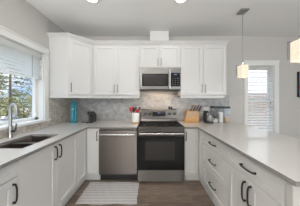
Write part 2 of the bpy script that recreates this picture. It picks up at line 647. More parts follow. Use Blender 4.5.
# --- window over the sink
w = thing('window_1', (XL, 1.52, W1[2]), 'white framed window over the sink with trees outside', 'window', kind='structure')
y0, y1, z0, z1 = W1
m = MB()
cw = .09
m.box(XL, XL + .018, y1, y1 + cw, z0, z1, .003)
m.box(XL, XL + .018, y0 - cw, y0, z0, z1, .003)
m.build('side_casing', M['trim'], w)
m = MB()
m.box(XL, XL + .022, y0 - cw, y1 + cw, z1, z1 + .085, .003)
m.box(XL, XL + .032, y0 - cw - .006, y1 + cw + .003, z1 + .08, z1 + .1, .004)
m.build('head_casing', M['trim'], w)
MB().box(XL - .13, XL + .045, y0 - cw - .01, y1 + cw + .003, z0 - .03, z0 + .004, .003).build('sill', M['trim'], w)
m = MB()
m.box(XL - .14, XL, y1 - .008, y1, z0, z1)
m.box(XL - .14, XL, y0, y0 + .008, z0, z1)
m.box(XL - .14, XL, y0, y1, z1 - .008, z1)
m.build('jamb', M['trim'], w)
m = MB()
fx0, fx1 = XL - .135, XL - .085
m.box(fx0, fx1, y1 - .06, y1 - .008, z0, z1 - .008, .004)
m.box(fx0, fx1, y0 + .008, y0 + .06, z0, z1 - .008, .004)
m.box(fx0, fx1, y0 + .008, y1 - .008, z0, z0 + .045, .004)
m.box(fx0, fx1, y0 + .008, y1 - .008, z1 - .05, z1 - .008, .004)
fr = m.build('frame', M['trim'], w)
MB().box(fx0 + .02, fx0 + .026, y0 + .055, y1 - .055, z0 + .04, z1 - .045).build('pane', M['glass'], fr)

# its blind, half raised
b = thing('window_blind', (XL - .045, 1.52, 1.675), 'white slatted blind half raised over the sink window', 'blind')
bx = XL - .04
MB().box(bx - .03, bx + .03, y0 + .012, y1 - .012, 2.0, 2.072, .006).build('headrail', M['blind'], b)
m = MB()
zz = 1.985
while zz > 1.712:
    F = lambda u, v, q, zz=zz: Vector((bx + q * math.cos(.5), u, zz + v + q * math.sin(.5)))
    m.obox(F, y0 + .016, y1 - .016, -.0015, .0015, -.026, .026)
    zz -= .043
m.build('slats', M['blind'], b)
MB().box(bx - .027, bx + .027, y0 + .014, y1 - .014, 1.672, 1.70, .006).build('bottom_rail', M['blind'], b)
for yy in (1.93, 1.15):
    MB().tube([(bx + .03, yy, 2.0), (bx + .03, yy, 1.69)], .0022, 6).build('ladder_cord', M['dark'], b)

# --- window beyond the peninsula
w = thing('window_2', (2.375, YB, W2[2]), 'narrow white window beyond the peninsula on the back wall', 'window', kind='structure')
x0, x1, z0, z1 = W2
m = MB()
m.box(x0 - .08, x0, YB - .018, YB, z0, z1, .003)
m.box(x1, x1 + .10, YB - .018, YB, z0, z1, .003)
m.build('side_casing', M['trim'], w)
m = MB()
m.box(x0 - .08, x1 + .10, YB - .022, YB, z1, z1 + .09, .003)
m.box(x0 - .09, x1 + .11, YB - .034, YB, z1 + .085, z1 + .105, .004)
m.build('head_casing', M['trim'], w)
MB().box(x0 - .1, x1 + .12, YB - .045, YB + .1, z0 - .03, z0 + .004, .003).build('sill', M['trim'], w)
m = MB()
m.box(x0, x0 + .008, YB, YB + .14, z0, z1)
m.box(x1 - .008, x1, YB, YB + .14, z0, z1)
m.box(x0, x1, YB, YB + .14, z1 - .008, z1)
m.build('jamb', M['trim'], w)
m = MB()
m.box(x0 + .008, x0 + .034, YB + .085, YB + .13, z0, z1 - .008, .004)
m.box(x1 - .034, x1 - .008, YB + .085, YB + .13, z0, z1 - .008, .004)
m.box(x0 + .008, x1 - .008, YB + .085, YB + .13, z0, z0 + .05, .004)
m.box(x0 + .008, x1 - .008, YB + .085, YB + .13, z1 - .06, z1 - .008, .004)
m.box(x0 + .008, x1 - .008, YB + .08, YB + .13, 1.31, 1.40, .004)
fr = m.build('frame', M['trim'], w)
MB().box(x0 + .03, x1 - .03, YB + .105, YB + .111, z0 + .045, z1 - .055).build('pane', M['glass'], fr)

b = thing('window_blind', (2.375, YB + .04, .68), 'white slatted blind lowered over the narrow window beyond the peninsula', 'blind')
MB().box(x0 + .012, x1 - .012, YB + .015, YB + .07, 2.02, 2.072, .005).build('headrail', M['blind'], b)
m = MB()
zz = 2.0
while zz > .69:
    F = lambda u, v, q, zz=zz: Vector((u, YB + .022 + q * math.cos(.5), zz + v + q * math.sin(.5)))
    m.obox(F, x0 + .010, x1 - .010, -.0016, .0016, -.027, .027)
    zz -= .056
m.build('slats', M['blind_room'], b)
MB().box(x0 + .014, x1 - .014, YB + .02, YB + .066, .66, .685, .005).build('bottom_rail', M['blind'], b)
for xx in (x0 + .1, x1 - .1):
    MB().tube([(xx, YB + .017, 2.02), (xx, YB + .017, .68)], .002, 6).build('ladder_cord', M['cord'], b)
m = MB()
m.tube([(x1 - .07, YB + .012, 2.03), (x1 - .06, YB + .008, 1.32)], .003, 6)
m.build('pull_cord', M['cord'], b)
MB().lathe([(0, 0), (.007, .005), (.008, .04), (.004, .05), (0, .05)], (x1 - .06, YB + .008, 1.25), 10).build('cord_tassel', M['dark'], b)

# --- unseen openings behind and beside the viewer, added to light the room
def big_window(name, axis, pos, hole, n, label):
    a0, a1, z0, z1 = hole
    mid = (a0 + a1) / 2
    loc = (mid, pos, z0) if axis == 'y' else (pos, mid, z0)
    w = thing(name, loc, label, 'window', kind='structure')
    m = MB()
    g = MB()
    s = -.10 if axis == 'y' else .10

    def bx_(mm, p, q, d0, d1, zz0, zz1):
        if axis == 'y':
            mm.box(p, q, pos + d0 * s / .1, pos + d1 * s / .1, zz0, zz1)
        else:
            mm.box(pos + d0 * s / .1, pos + d1 * s / .1, p, q, zz0, zz1)
    for i in range(n + 1):
        c = a0 + (a1 - a0) * i / n
        c = min(max(c, a0 + .035), a1 - .035)
        bx_(m, c - .035, c + .035, .05, .10, z0, z1)
    bx_(m, a0, a1, .05, .10, z0, z0 + .07)
    bx_(m, a0, a1, .05, .10, z1 - .07, z1)
    f = m.build('frame', M['trim'], w)
    bx_(g, a0 + .03, a1 - .03, .07, .075, z0 + .03, z1 - .03)
    g.build('pane', M['glass'], f)


big_window('added_window_3', 'y', YR, W3, 3, 'wide glazed opening added on the unseen wall behind the viewer')
big_window('added_window_5', 'y', YR, W5, 1, 'slim glazed panel added on the unseen wall behind the viewer')
big_window('added_window_4', 'x', XR, W4, 2, 'side window added on the right wall out of view')

# --- backsplash tiles
bs = MB()
bs.box(XL, 1.70, YB - .01, YB, .91, 1.45)
struct(tag(bs.build('backsplash', M['tile']), 'mottled grey marble tile backsplash along the back wall', 'backsplash'))
bs = MB()
bs.box(XL, XL + .01, .3, YB - .01, .91, 1.008)
bs.box(XL, XL + .01, 2.22, YB - .01, 1.008, 1.45)
struct(tag(bs.build('backsplash', M['tile_warm']), 'mottled beige marble tile strip behind the sink under the window', 'backsplash'))

# --- chase above the microwave cabinet
struct(MB().box(.012, .385, 2.62, YB, 2.40, ZC, .002).build('trim_1', M['trim']))


# ------------------------------------------------------------ cabinet pieces
def door_mb(F, u0, u1, v0, v1, t=.02, rail=.062, rec=.009):
    m = MB()
    rings = [
        [(u0, v0), (u1, v0), (u1, v1), (u0, v1), 0],
        [(u0, v0), (u1, v0), (u1, v1), (u0, v1), t - .002],
        [(u0 + .002, v0 + .002), (u1 - .002, v0 + .002), (u1 - .002, v1 - .002), (u0 + .002, v1 - .002), t],
        [(u0 + rail, v0 + rail), (u1 - rail, v0 + rail), (u1 - rail, v1 - rail), (u0 + rail, v1 - rail), t],
        [(u0 + rail + .004, v0 + rail + .004), (u1 - rail - .004, v0 + rail + .004), (u1 - rail - .004, v1 - rail - .004), (u0 + rail + .004, v1 - rail - .004), t - rec],
    ]
    vs = [[m.bm.verts.new(F(a, b, r[4])) for a, b in r[:4]] for r in rings]
    for p, q in zip(vs, vs[1:]):
        for i in range(4):
            j = (i + 1) % 4
            m.bm.faces.new((p[i], p[j], q[j], q[i]))
    m.bm.faces.new(vs[-1])
    m.bm.faces.new(vs[0][::-1])
    return m


def pull_mb(F, u, v, L, vertical, w0, proj=.03, r=.006):
    """arched bar pull centred on (u, v)"""
    m = MB()
    pts = []
    n = 12
    for i in range(n + 1):
        s = -L / 2 + L * i / n
        k = abs(2 * i / n - 1)
        h = proj * (1 - k ** 4 * .55)
        pts.append(F(u, v + s, w0 + h) if vertical else F(u + s, v, w0 + h))
    m.tube(pts, r, 8)
    for s in (-L / 2 + .006, L / 2 - .006):
        a = F(u, v + s, w0) if vertical else F(u + s, v, w0)
        c = F(u, v + s, w0 + proj * .5) if vertical else F(u + s, v, w0 + proj * .5)
        m.tube([a, c], [r * 1.5, r * 1.05], 8)
    return m


G = .0018     # half the gap between fronts


def add_door(root, F, u0, u1, v0, v1, hu=None, hv=None, name='door', L=.15, vertical=True, rail=.062, pull='pull', r=.006):
    d = door_mb(F, u0 + G, u1 - G, v0 + G, v1 - G, rail=rail).build(name, M['cab'], root)
    if hu is not None:
        pull_mb(F, hu, hv, L, vertical, .02, r=r).build('handle', M[pull], d, smooth=50)
    return d


FB = frame((0, 2.22, 0), (1, 0, 0), (0, -1, 0))        # back run fronts (door face 2.20)
FL = frame((-1.06, 0, 0), (0, 1, 0), (1, 0, 0))        # left run fronts (door face -1.04)
FR = frame((.835, 0, 0), (0, 1, 0), (-1, 0, 0))        # peninsula fronts (door face .815)
TOE, CT0, CT1 = .10, .88, .91

# sink cabinet
c = thing('base_cabinet', (-1.37, 1.49, 0), 'white two door base cabinet under the double sink', 'cabinet')
m = MB()
m.box(XL + .002, -1.062, 1.052, 1.07, TOE, CT0 - .001); m.box(XL + .002, -1.062, 1.912, 1.93, TOE, CT0 - .001)
m.box(XL + .002, -1.062, 1.07, 1.912, TOE, TOE + .018); m.box(XL + .002, XL + .02, 1.07, 1.912, TOE, CT0 - .001)
m.box(-1.08, -1.062, 1.07, 1.912, CT0 - .04, CT0 - .001)
m.build('body', M['cab'], c)
MB().box(-1.10, -1.085, 1.052, 1.93, 0, TOE).build('toe_kick', M['cab'], c)
add_door(c, FL, 1.05, 1.497, TOE + .01, .872, 1.462, .765)
add_door(c, FL, 1.497, 1.932, TOE + .01, .872, 1.532, .765)

# near left cabinet
c = thing('base_cabinet', (-1.37, .75, 0), 'white base cabinet with drawer over door at left edge nearest the viewer', 'cabinet')
MB().box(XL + .002, -1.062, .452, 1.048, TOE, CT0 - .001).build('body', M['cab'], c)
MB().box(-1.10, -1.085, .452, 1.048, 0, TOE).build('toe_kick', M['cab'], c)
add_door(c, FL, .45, 1.05, .752, .872, .75, .81, 'drawer', .15, False, rail=.04)
add_door(c, FL, .45, 1.05, TOE + .01, .748, 1.015, .635)

# corner cabinet
c = thing('corner_cabinet', (-1.36, 2.52, 0), 'white corner base cabinet between sink cabinet and dishwasher', 'cabinet')
m = MB()
m.grid_slab([XL + .002, -1.062, -.832], [1.936, 2.222, 2.838], lambda x, y: x < -1.062 or y > 2.222, TOE, CT0 - .001)
m.build('body', M['cab'], c)
m = MB()
m.box(-1.10, -1.085, 1.936, 2.265, 0, TOE); m.box(-1.085, -.832, 2.25, 2.265, 0, TOE)
m.build('toe_kick', M['cab'], c)
add_door(c, FL, 1.932, 2.20, TOE + .01, .872, rail=.05)
add_door(c, FB, -1.04, -.832, TOE + .01, .872, -.862, .755, rail=.05)

# right narrow cabinet
c = thing('base_cabinet', (.80, 2.52, 0), 'narrow white base cabinet between range and peninsula', 'cabinet')
m = MB()
m.grid_slab([.58, .837, 1.42], [2.03, 2.222, 2.838], lambda x, y: x > .837 or y > 2.222, TOE, CT0 - .001)
m.build('body', M['cab'], c)
m = MB()
m.box(.58, .85, 2.235, 2.25, 0, TOE); m.box(.838, .85, 2.03, 2.235, 0, TOE)
m.build('toe_kick', M['cab'], c)
add_door(c, FB, .58, .812, TOE + .01, .872, .603, .755, rail=.05)
door_mb(FR, 2.03, 2.198, TOE + .012, .87, rail=.05).build('filler_panel', M['cab'], c)

# drawer bank
c = thing('drawer_cabinet', (1.12, 1.71, 0), 'white peninsula cabinet with three drawers', 'cabinet')
MB().box(.837, 1.42, 1.396, 2.024, TOE, CT0 - .001).build('body', M['cab'], c)
MB().box(.838, .85, 1.396, 2.024, 0, TOE).build('toe_kick', M['cab'], c)
for a, bz, hz in ((.70, .872, .785), (.41, .697, .55), (TOE + .01, .407, .245)):
    add_door(c, FR, 1.393, 2.026, a, bz, 1.71, hz, 'drawer', .16, False, rail=.045 if a > .6 else .055, r=.007)

# two door cabinet
c = thing('base_cabinet', (1.12, 1.09, 0), 'white peninsula cabinet with one drawer over two doors', 'cabinet')
MB().box(.837, 1.42, .80, 1.39, TOE, CT0 - .001).build('body', M['cab'], c)
MB().box(.838, .85, .80, 1.39, 0, TOE).build('toe_kick', M['cab'], c)
MB().box(.815, 1.42, .757, .798, 0, CT0 - .001, .002).build('end_panel', M['wall'], c)
add_door(c, FR, .80, 1.393, .70, .872, 1.096, .785, 'drawer', .16, False, rail=.045, r=.007)
add_door(c, FR, .80, 1.097, TOE + .01, .697, 1.066, .575, r=.007, L=.17)
add_door(c, FR, 1.097, 1.393, TOE + .01, .697, 1.130, .575, r=.007, L=.17)

# ------------------------------------------------------------ worktops
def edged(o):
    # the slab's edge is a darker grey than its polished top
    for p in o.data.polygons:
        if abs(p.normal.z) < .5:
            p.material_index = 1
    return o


SX0, SX1, SY0, SY1 = -1.52, -1.155, 1.21, 1.716
m = MB()
m.grid_slab([XL + .011, SX0, SX1, -1.01, -.20], [.3, SY0, SY1, 2.18, YB - .011],
            lambda x, y: (x < -1.01 or y > 2.18) and not (SX0 < x < SX1 and SY0 < y < SY1), CT0, CT1)
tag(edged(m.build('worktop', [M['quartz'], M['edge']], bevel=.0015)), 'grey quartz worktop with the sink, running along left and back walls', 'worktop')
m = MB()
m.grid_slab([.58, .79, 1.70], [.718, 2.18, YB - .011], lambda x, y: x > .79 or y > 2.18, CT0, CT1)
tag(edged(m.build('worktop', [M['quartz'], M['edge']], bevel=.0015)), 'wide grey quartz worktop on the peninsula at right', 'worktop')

# ------------------------------------------------------------ sink and faucet
s = thing('sink', (-1.34, 1.463, .68), 'undermount stainless steel double sink below the window', 'sink')


def bowl(a0, a1, b0, b1, zt, zb):
    m = MB()
    t = .004

    def ring(i, z):
        return [(a0 + i, b0 + i, z), (a1 - i, b0 + i, z), (a1 - i, b1 - i, z), (a0 + i, b1 - i, z)]
    rs = [ring(-.012, zt), ring(.002, zt), ring(.010, zb + .03), ring(.03, zb), ]
    vs = [[m.bm.verts.new(p) for p in r] for r in rs]
    for p, q in zip(vs, vs[1:]):
        for i in range(4):
            m.bm.faces.new((p[i], p[(i + 1) % 4], q[(i + 1) % 4], q[i]))
    m.bm.faces.new(vs[-1])
    return m


for b0, b1 in ((SY0 + .006, 1.445), (1.475, SY1 - .006)):
    o = bowl(SX0 + .006, SX1 - .006, b0, b1, CT0 - .002, .70).build('bowl', M['sink'], s)
    md = o.modifiers.new('thick', 'SOLIDIFY'); md.thickness = .002
    MB().lathe([(0, 0), (.035, 0), (.038, .003), (.03, .005), (.008, .003), (0, .003)], ((SX0 + SX1) / 2, (b0 + b1) / 2, .70), 20).build('drain', M['chrome'], o, smooth=40)

f = thing('faucet', (-1.625, 1.555, CT1), 'chrome gooseneck kitchen faucet behind the sink', 'faucet')
fx, fy = -1.625, 1.555
MB().lathe([(0, 0), (.027, 0), (.027, .006), (.021, .014), (.021, .12), (.017, .13), (0, .13)], (fx, fy, CT1), 20).build('base', M['faucet'], f, smooth=40)
pts = [(fx, fy, CT1 + .12), (fx, fy, 1.17), (fx, fy, 1.235)]
for i in range(1, 9):
    a = PI * i / 8
    pts.append((fx + .048 - .048 * math.cos(a), fy - .012 * (1 - math.cos(a)), 1.245 + .056 * math.sin(a)))
MB().tube(pts, .016, 12).build('spout', M['faucet'], f, smooth=50)
e = pts[-1]
MB().lathe([(0, 0), (.013, 0), (.0175, -.015), (.018, -.07), (.014, -.082), (0, -.082)], (e[0], e[1], e[2] + .005), 16).build('spray_head', M['faucet'], f, smooth=40)
m = MB()
m.tube([(fx, fy, .985), (fx + .045, fy, .985)], .014, 12)
m.tube([(fx + .04, fy, .985), (fx + .062, fy, 1.01), (fx + .07, fy, 1.075)], [.009, .008, .006], 8)
m.build('lever', M['dark'], f, smooth=50)

# ------------------------------------------------------------ upper cabinets
UZ0, UZ1 = 1.44, 2.395
FU = frame((0, 2.53, 0), (1, 0, 0), (0, -1, 0))
UL = [-1.065, -.627, -.186]
UR = [.590, 1.018, 1.457]
r2 = math.sqrt(.5)

c = thing('corner_wall_cabinet', (-1.45, 2.6, UZ0), 'white angled corner wall cabinet beside the window', 'cabinet')
m = MB()
poly = [(XL + .002, YB - .002), (XL + .002, 2.23), (-1.372, 2.23), (-1.067, 2.535), (-1.067, YB - .002)]
m.prism(poly, lambda u, v, q: Vector((u, v, q)), UZ0, UZ1)
m.build('body', M['cab'], c)
FD = frame((-1.372, 2.23, 0), (1, 1, 0), (1, -1, 0))
LD = math.hypot(.305, .305)
add_door(c, FD, .012, LD - .016, UZ0 + .003, UZ1 - .005, .045, UZ0 + .125, pull='pull', r=.005)

c = thing('wall_cabinet', (-.625, 2.68, UZ0), 'white two door wall cabinet left of the microwave', 'cabinet')
MB().box(UL[0] + .002, UL[2] - .001, 2.532, YB - .002, UZ0, UZ1).build('body', M['cab'], c)
add_door(c, FU, UL[0] + .004, UL[1], UZ0 + .003, UZ1 - .005, UL[1] - .033, UZ0 + .125, pull='pull_nickel', r=.005)
add_door(c, FU, UL[1], UL[2], UZ0 + .003, UZ1 - .005, UL[1] + .033, UZ0 + .125, pull='pull_nickel', r=.005)

c = thing('wall_cabinet', (1.02, 2.68, UZ0), 'white two door wall cabinet right of the microwave', 'cabinet')
MB().box(UR[0] + .001, UR[2], 2.532, YB - .002, UZ0, UZ1).build('body', M['cab'], c)
add_door(c, FU, UR[0], UR[1], UZ0 + .003, UZ1 - .005, UR[1] - .033, UZ0 + .125, pull='pull_nickel', r=.005)
add_door(c, FU, UR[1], UR[2], UZ0 + .003, UZ1 - .005, UR[1] + .033, UZ0 + .125, pull='pull_nickel', r=.005)

c = thing('wall_cabinet', (.2, 2.68, 1.955), 'short white two door wall cabinet above the microwave', 'cabinet')
MB().box(UL[2] + .001, UR[0] - .001, 2.532, YB - .002, 1.955, UZ1).build('body', M['cab'], c)
xm = .19
add_door(c, FU, UL[2], xm, 1.96, UZ1 - .005, xm - .03, 2.065, pull='pull_nickel', r=.005, L=.13)
add_door(c, FU, xm, UR[0], 1.96, UZ1 - .005, xm + .03, 2.065, pull='pull_nickel', r=.005, L=.13)

crown = [(XL + .002, 2.23), (-1.364, 2.23), (-1.059, 2.515), (1.457, 2.515), (1.457, YB - .002)]
m = MB()
m.sweep(crown, [(-.03, UZ1), (.006, UZ1), (.008, UZ1 + .018), (.016, UZ1 + .022), (.034, UZ1 + .046), (.042, UZ1 + .05), (.042, UZ1 + .064), (-.03, UZ1 + .064)])
tag(m.build('crown_moulding', M['cab']), 'white crown moulding along the tops of the wall cabinets', 'moulding')
rail = [(-.024, UZ0 - .058), (-.004, UZ0 - .058), (.004, UZ0 - .050), (.004, UZ0 - .010), (-.014, UZ0 - .010), (-.014, UZ0), (-.024, UZ0)]
m = MB()
m.sweep([(XL + .011, 2.235), (-1.366, 2.235), (-1.061, 2.53), (-.19, 2.53)], rail)
tag(m.build('light_rail', M['cab']), 'white light rail under the wall cabinets left of the microwave', 'moulding')
m = MB()
m.sweep([(.594, 2.53), (1.425, 2.53), (1.425, YB - .012)], rail)
tag(m.build('light_rail', M['cab']), 'white light rail under the wall cabinet right of the microwave', 'moulding')

# ------------------------------------------------------------ dishwasher
d = thing('dishwasher', (-.512, 2.5, 0), 'stainless steel dishwasher with a bar handle left of the range', 'dishwasher')
MB().box(-.825, -.205, 2.20, 2.80, .11, .875).build('body', M['dark'], d)
dr = MB().box(-.826, -.204, 2.168, 2.199, .138, .868, .006).build('door', M['steel_v'], d)
m = MB()
m.tube([(-.80, 2.125, .795), (-.70, 2.118, .795), (-.515, 2.116, .795), (-.33, 2.118, .795), (-.23, 2.125, .795)], .013, 10)
for xx in (-.785, -.245):
    m.box(xx - .012, xx + .012, 2.125, 2.17, .785, .805, .002)
m.build('handle', M['chrome'], dr, smooth=50)
MB().box(-.82, -.21, 2.1665, 2.169, .848, .862).build('control_strip', M['black'], d)
MB().box(-.822, -.208, 2.245, 2.26, .005, .11).build('toe_panel', M['black'], d)

# ------------------------------------------------------------ range
X0, X1 = -.188, .570
XC = (X0 + X1) / 2
r = thing('range', (XC, 2.45, 0), 'freestanding stainless steel electric range with black glass top and oven door', 'range')
MB().box(X0 + .004, X1 - .004, 2.19, 2.80, .03, .905).build('body', M['dark'], r)
m = MB()
m.box(X0, X1, 2.155, 2.72, .904, .916, .003)
ck = m.build('cooktop', M['cooktop_glass'], r)
m = MB()
m.box(X0, X1, 2.146, 2.157, .865, .914, .003)
m.box(X0, X1, 2.15, 2.20, .86, .903, .003)
m.build('front_trim', M['panel_steel'], r)
for (bx_, by_, br_) in ((X0 + .2, 2.30, .11), (X1 - .2, 2.30, .095), (X0 + .2, 2.55, .08), (X1 - .2, 2.55, .095), ):
    MB().lathe([(br_ - .004, 0), (br_, 0), (br_, .0008), (br_ - .004, .0008), (br_ - .004, 0)], (bx_, by_, .916), 40).build('burner_ring', M['dark'], ck)
od = thing('oven_door', (XC, 2.17, .215), None, None); od.parent = r; od.location -= r.location
MB().box(X0 + .002, X1 - .002, 2.148, 2.188, .765, .858, .004).build('top_rail', M['panel_steel'], od)
MB().box(X0 + .002, X1 - .002, 2.148, 2.188, .216, .764, .004).build('glass_front', M['black_glass'], od)
MB().box(X0 + .12, X1 - .16, 2.1465, 2.149, .375, .68).build('oven_window', M['oven_window'], od)
m = MB()
m.tube([(X0 + .03, 2.098, .815), (XC, 2.092, .815), (X1 - .03, 2.098, .815)], .0135, 10)
for xx in (X0 + .05, X1 - .05):
    m.box(xx - .013, xx + .013, 2.10, 2.15, .804, .826, .002)
m.build('handle', M['chrome'], od, smooth=50)
MB().box(X0 + .002, X1 - .002, 2.152, 2.188, .03, .21, .004).build('storage_drawer', M['steel'], r)
for xx in (X0 + .05, X1 - .05):
    for yy in (2.23, 2.74):
        MB().cyl((xx, yy, 0), .015, .031, n=10).build('foot', M['black'], r)
# control panel, leaning back
Fk = lambda u, v, q: Vector((u, v, q))
m = MB()
prof = [(2.665, .915), (2.655, .93), (2.668, .972), (2.672, .985), (2.690, 1.155), (2.70, 1.165), (2.80, 1.165), (2.80, .905), (2.70, .905)]
m.prism(prof, lambda u, v, q: Vector((q, u, v)), X0 + .02, X1 - .02)
bgd = m.build('control_panel', M['panel_steel'], r)
MB().box(X0 + .022, X1 - .022, 2.664, 2.676, .9735, .983).build('panel_gap', M['black'], bgd)
pn = Vector((0, -.17, .018)).normalized()   # panel normal, roughly
ydisp = lambda z: 2.672 + (z - .985) * .018 / .17


def panel_pt(x, z, off):
    return Vector((x, ydisp(z) - off, z))


m = MB()
m.prism([(.265, 1.025), (.265, 1.115), (.005, 1.115), (.005, 1.025)][::-1], lambda u, v, q: panel_pt(u - .005 + .09 - .045 + .015, v, q), -.004, .003)
ds = m.build('display', M['display'], bgd)
MB().prism([(.165, 1.083), (.222, 1.083), (.222, 1.097), (.165, 1.097)], lambda u, v, q: panel_pt(u, v, q), .003, .0036).build('clock', M['digits'], bgd)
for kx in (-.085, .015, .408, .505):
    m = MB()
    c0 = panel_pt(kx, 1.07, 0)
    m.lathe([(0, .001), (.031, .001), (.031, .006), (.025, .010), (.023, .028), (.02, .032), (0, .032)], c0, 20, (0, -.99, .1))
    k = m.build('knob', M['black'], bgd, smooth=40)

# salt and pepper on the range top
for xx, lb in ((.408, 'left one of two small black shakers on top of the range panel'), (.452, 'right one of two small black shakers on top of the range panel')):
    sh = thing('shaker', (xx, 2.74, 1.165), lb, 'shaker', 'black shakers on the range')
    MB().lathe([(0, 0), (.017, 0), (.019, .004), (.016, .03), (.0, .03)], (xx, 2.74, 1.165), 16).build('body', M['black'], sh, smooth=40)
    MB().lathe([(0, .03), (.017, .03), (.018, .04), (.012, .052), (0, .055)], (xx, 2.74, 1.165), 16).build('cap', M['dark'], sh, smooth=40)

# ------------------------------------------------------------ microwave
MX0, MX1 = -.182, .584
w = thing('microwave', (.2, 2.6, 1.54), 'stainless steel over the range microwave', 'microwave')
MB().box(MX0, MX1, 2.47, YB - .012, 1.545, 1.953).build('body', M['dark'], w)
MB().box(MX0, MX1, 2.45, 2.471, 1.885, 1.953, .003).build('vent_grille', M['bright_steel'], w)
dr = thing('door', (.1, 2.46, 1.55), None, None); dr.parent = w; dr.location -= w.location
MB().box(MX0, .372, 2.446, 2.471, 1.553, 1.883, .004).build('panel', M['bright_steel'], dr)
MB().box(MX0 + .045, .345, 2.4445, 2.447, 1.605, 1.835).build('window', M['black_glass'], dr)
MB().box(MX0 + .075, .315, 2.4435, 2.445, 1.63, 1.81).build('window_mesh', M['oven_window'], dr)
m = MB()
m.tube([(.372, 2.405, 1.555), (.372, 2.400, 1.72), (.372, 2.405, 1.90)], .012, 10)
for zz in (1.575, 1.88):
    m.box(.362, .382, 2.405, 2.448, zz - .01, zz + .01, .002)
m.build('handle', M['chrome'], dr, smooth=50)
cp = MB().box(.374, MX1, 2.446, 2.471, 1.553, 1.883, .004).build('control_panel', M['bright_steel'], w)
kp = MB().box(.392, MX1 - .018, 2.4445, 2.447, 1.60, 1.85).build('keypad', M['black_glass'], cp)
for i in range(3):
    for j in range(4):
        MB().box(.412 + .05 * i, .440 + .05 * i, 2.4437, 2.4447, 1.625 + .036 * j, 1.642 + .036 * j).build('button', M['dark'], cp)
MB().box(.455, .505, 2.4436, 2.4446, 1.81, 1.825).build('clock', M['digits'], cp)
MB().box(MX0 + .01, MX1 - .01, 2.46, 2.80, 1.536, 1.546).build('underside', M['black'], w)
area_light('hood_lamp', (0.0, -.02, -.008), (0, 0, 0), .42, .10, 3.4, (1.0, .74, .52), parent=w)

# ------------------------------------------------------------ rug
m = MB()
nx, ny = 24, 14
vs = {}
for i in range(nx + 1):
    for j in range(ny + 1):
        x = -.955 + .79 * i / nx
        y = 1.71 + .445 * j / ny
        y += .008 * math.sin(i * .5)
        vs[i, j] = m.bm.verts.new((x + .004 * math.sin(j * 1.3), y, .009 + .0015 * math.sin(i * 1.7 + j)))
for i in range(nx):
    for j in range(ny):
        m.bm.faces.new((vs[i, j], vs[i + 1, j], vs[i + 1, j + 1], vs[i, j + 1]))
o = m.build('rug', M['rug'])
md = o.modifiers.new('thick', 'SOLIDIFY'); md.thickness = .008; md.offset = -1
tag(o, 'pale striped woven rug lying before the dishwasher', 'rug')

# ------------------------------------------------------------ counter things
# soda maker
s = thing('soda_maker', (-1.455, 2.56, CT1), 'teal countertop soda maker under the corner wall cabinet', 'soda maker')
sx_, sy_ = -1.455, 2.56
m = MB()
m.box(sx_ - .052, sx_ + .052, sy_ - .04, sy_ + .045, CT1 + .03, CT1 + .415, .025)
m.build('body', M['teal'], s, smooth=40)
MB().box(sx_ - .054, sx_ + .054, sy_ - .06, sy_ + .05, CT1, CT1 + .034, .012).build('base', M['teal'], s, smooth=40)
MB().lathe([(0, 0), (.018, 0), (.021, .004), (.018, .012), (0, .014)], (sx_ + .008, sy_ - .039, CT1 + .27), 16, (0, -1, 0)).build('button', M['chrome'], s, smooth=40)
MB().box(sx_ + .020, sx_ + .025, sy_ - .0415, sy_ - .038, CT1 + .05, CT1 + .25).build('seam', M['dark'], s)
MB().box(sx_ - .035, sx_ + .035, sy_ - .058, sy_ - .042, CT1 + .032, CT1 + .037, .002).build('drip_plate', M['dark'], s)

# pod coffee machine
s = thing('coffee_machine', (-1.14, 2.60, CT1), 'small black pod coffee machine beside the teal soda maker', 'coffee machine')
cx_, cy_ = -1.14, 2.60
MB().box(cx_ - .01, cx_ + .065, cy_ - .09, cy_ + .12, CT1, CT1 + .18, .018).build('body', M['black'], s, smooth=40)
MB().box(cx_ - .062, cx_ + .066, cy_ - .10, cy_ + .10, CT1 + .15, CT1 + .215, .028).build('head', M['black'], s, smooth=40)
MB().box(cx_ - .06, cx_ - .008, cy_ - .09, cy_ + .09, CT1, CT1 + .022, .008).build('drip_tray', M['dark'], s)
MB().box(cx_ - .055, cx_ - .012, cy_ - .03, cy_ + .09, CT1 + .022, CT1 + .152, .01).build('water_tank', M['jug'], s, smooth=40)
m = MB()
m.tube([(cx_ - .045, cy_ - .06, CT1 + .205), (cx_ - .04, cy_ - .03, CT1 + .24), (cx_ + .035, cy_ - .03, CT1 + .24), (cx_ + .04, cy_ - .06, CT1 + .205)], .006, 8)
m.build('lever', M['chrome'], s, smooth=50)
m = MB()
m.tube([(-1.20, 2.62, CT1 + .006), (-1.27, 2.57, CT1 + .005), (-1.33, 2.60, CT1 + .005), (-1.37, 2.70, CT1 + .005), (-1.39, 2.80, CT1 + .005)], .005, 6)
tag(m.build('power_cord', M['black'], smooth=50), 'black power cord on the worktop behind the coffee machine', 'cord')

# utensil crock with utensils
kx, ky = -.268, 2.56
s = thing('utensil_crock', (kx, ky, CT1), 'white ceramic utensil crock with wooden base left of the range', 'crock')
MB().lathe([(0, 0), (.076, 0), (.078, .003), (.078, .018), (0, .018)], (kx, ky, CT1), 28).build('base', M['wood'], s, smooth=40)
MB().lathe([(0, .018), (.074, .018), (.077, .022), (.077, .19), (.074, .194), (.070, .19), (.069, .03), (0, .028)], (kx, ky, CT1), 28).build('pot', M['white_gloss'], s, smooth=40)
UT = [(-.045, -.02, -.10, -.03, .30, 'red', 'red spatula leaning left in the white crock', 'spatula'),
      (-.028, .02, -.055, .03, .32, 'red', 'red spoon upright at left rear of the white crock', 'spoon'),
      (-.01, -.035, -.035, -.06, .29, 'black', 'black spatula at the front left of the white crock', 'spatula'),
      (.008, .03, .0, .07, .305, 'black', 'black ladle upright in the middle of the white crock', 'spoon'),
      (.03, -.03, .045, -.05, .265, 'red', 'red spatula at the front right of the white crock', 'spatula'),
      (.042, .02, .085, .03, .31, 'brown_wood', 'brown wooden spoon leaning right in the white crock', 'spoon')]
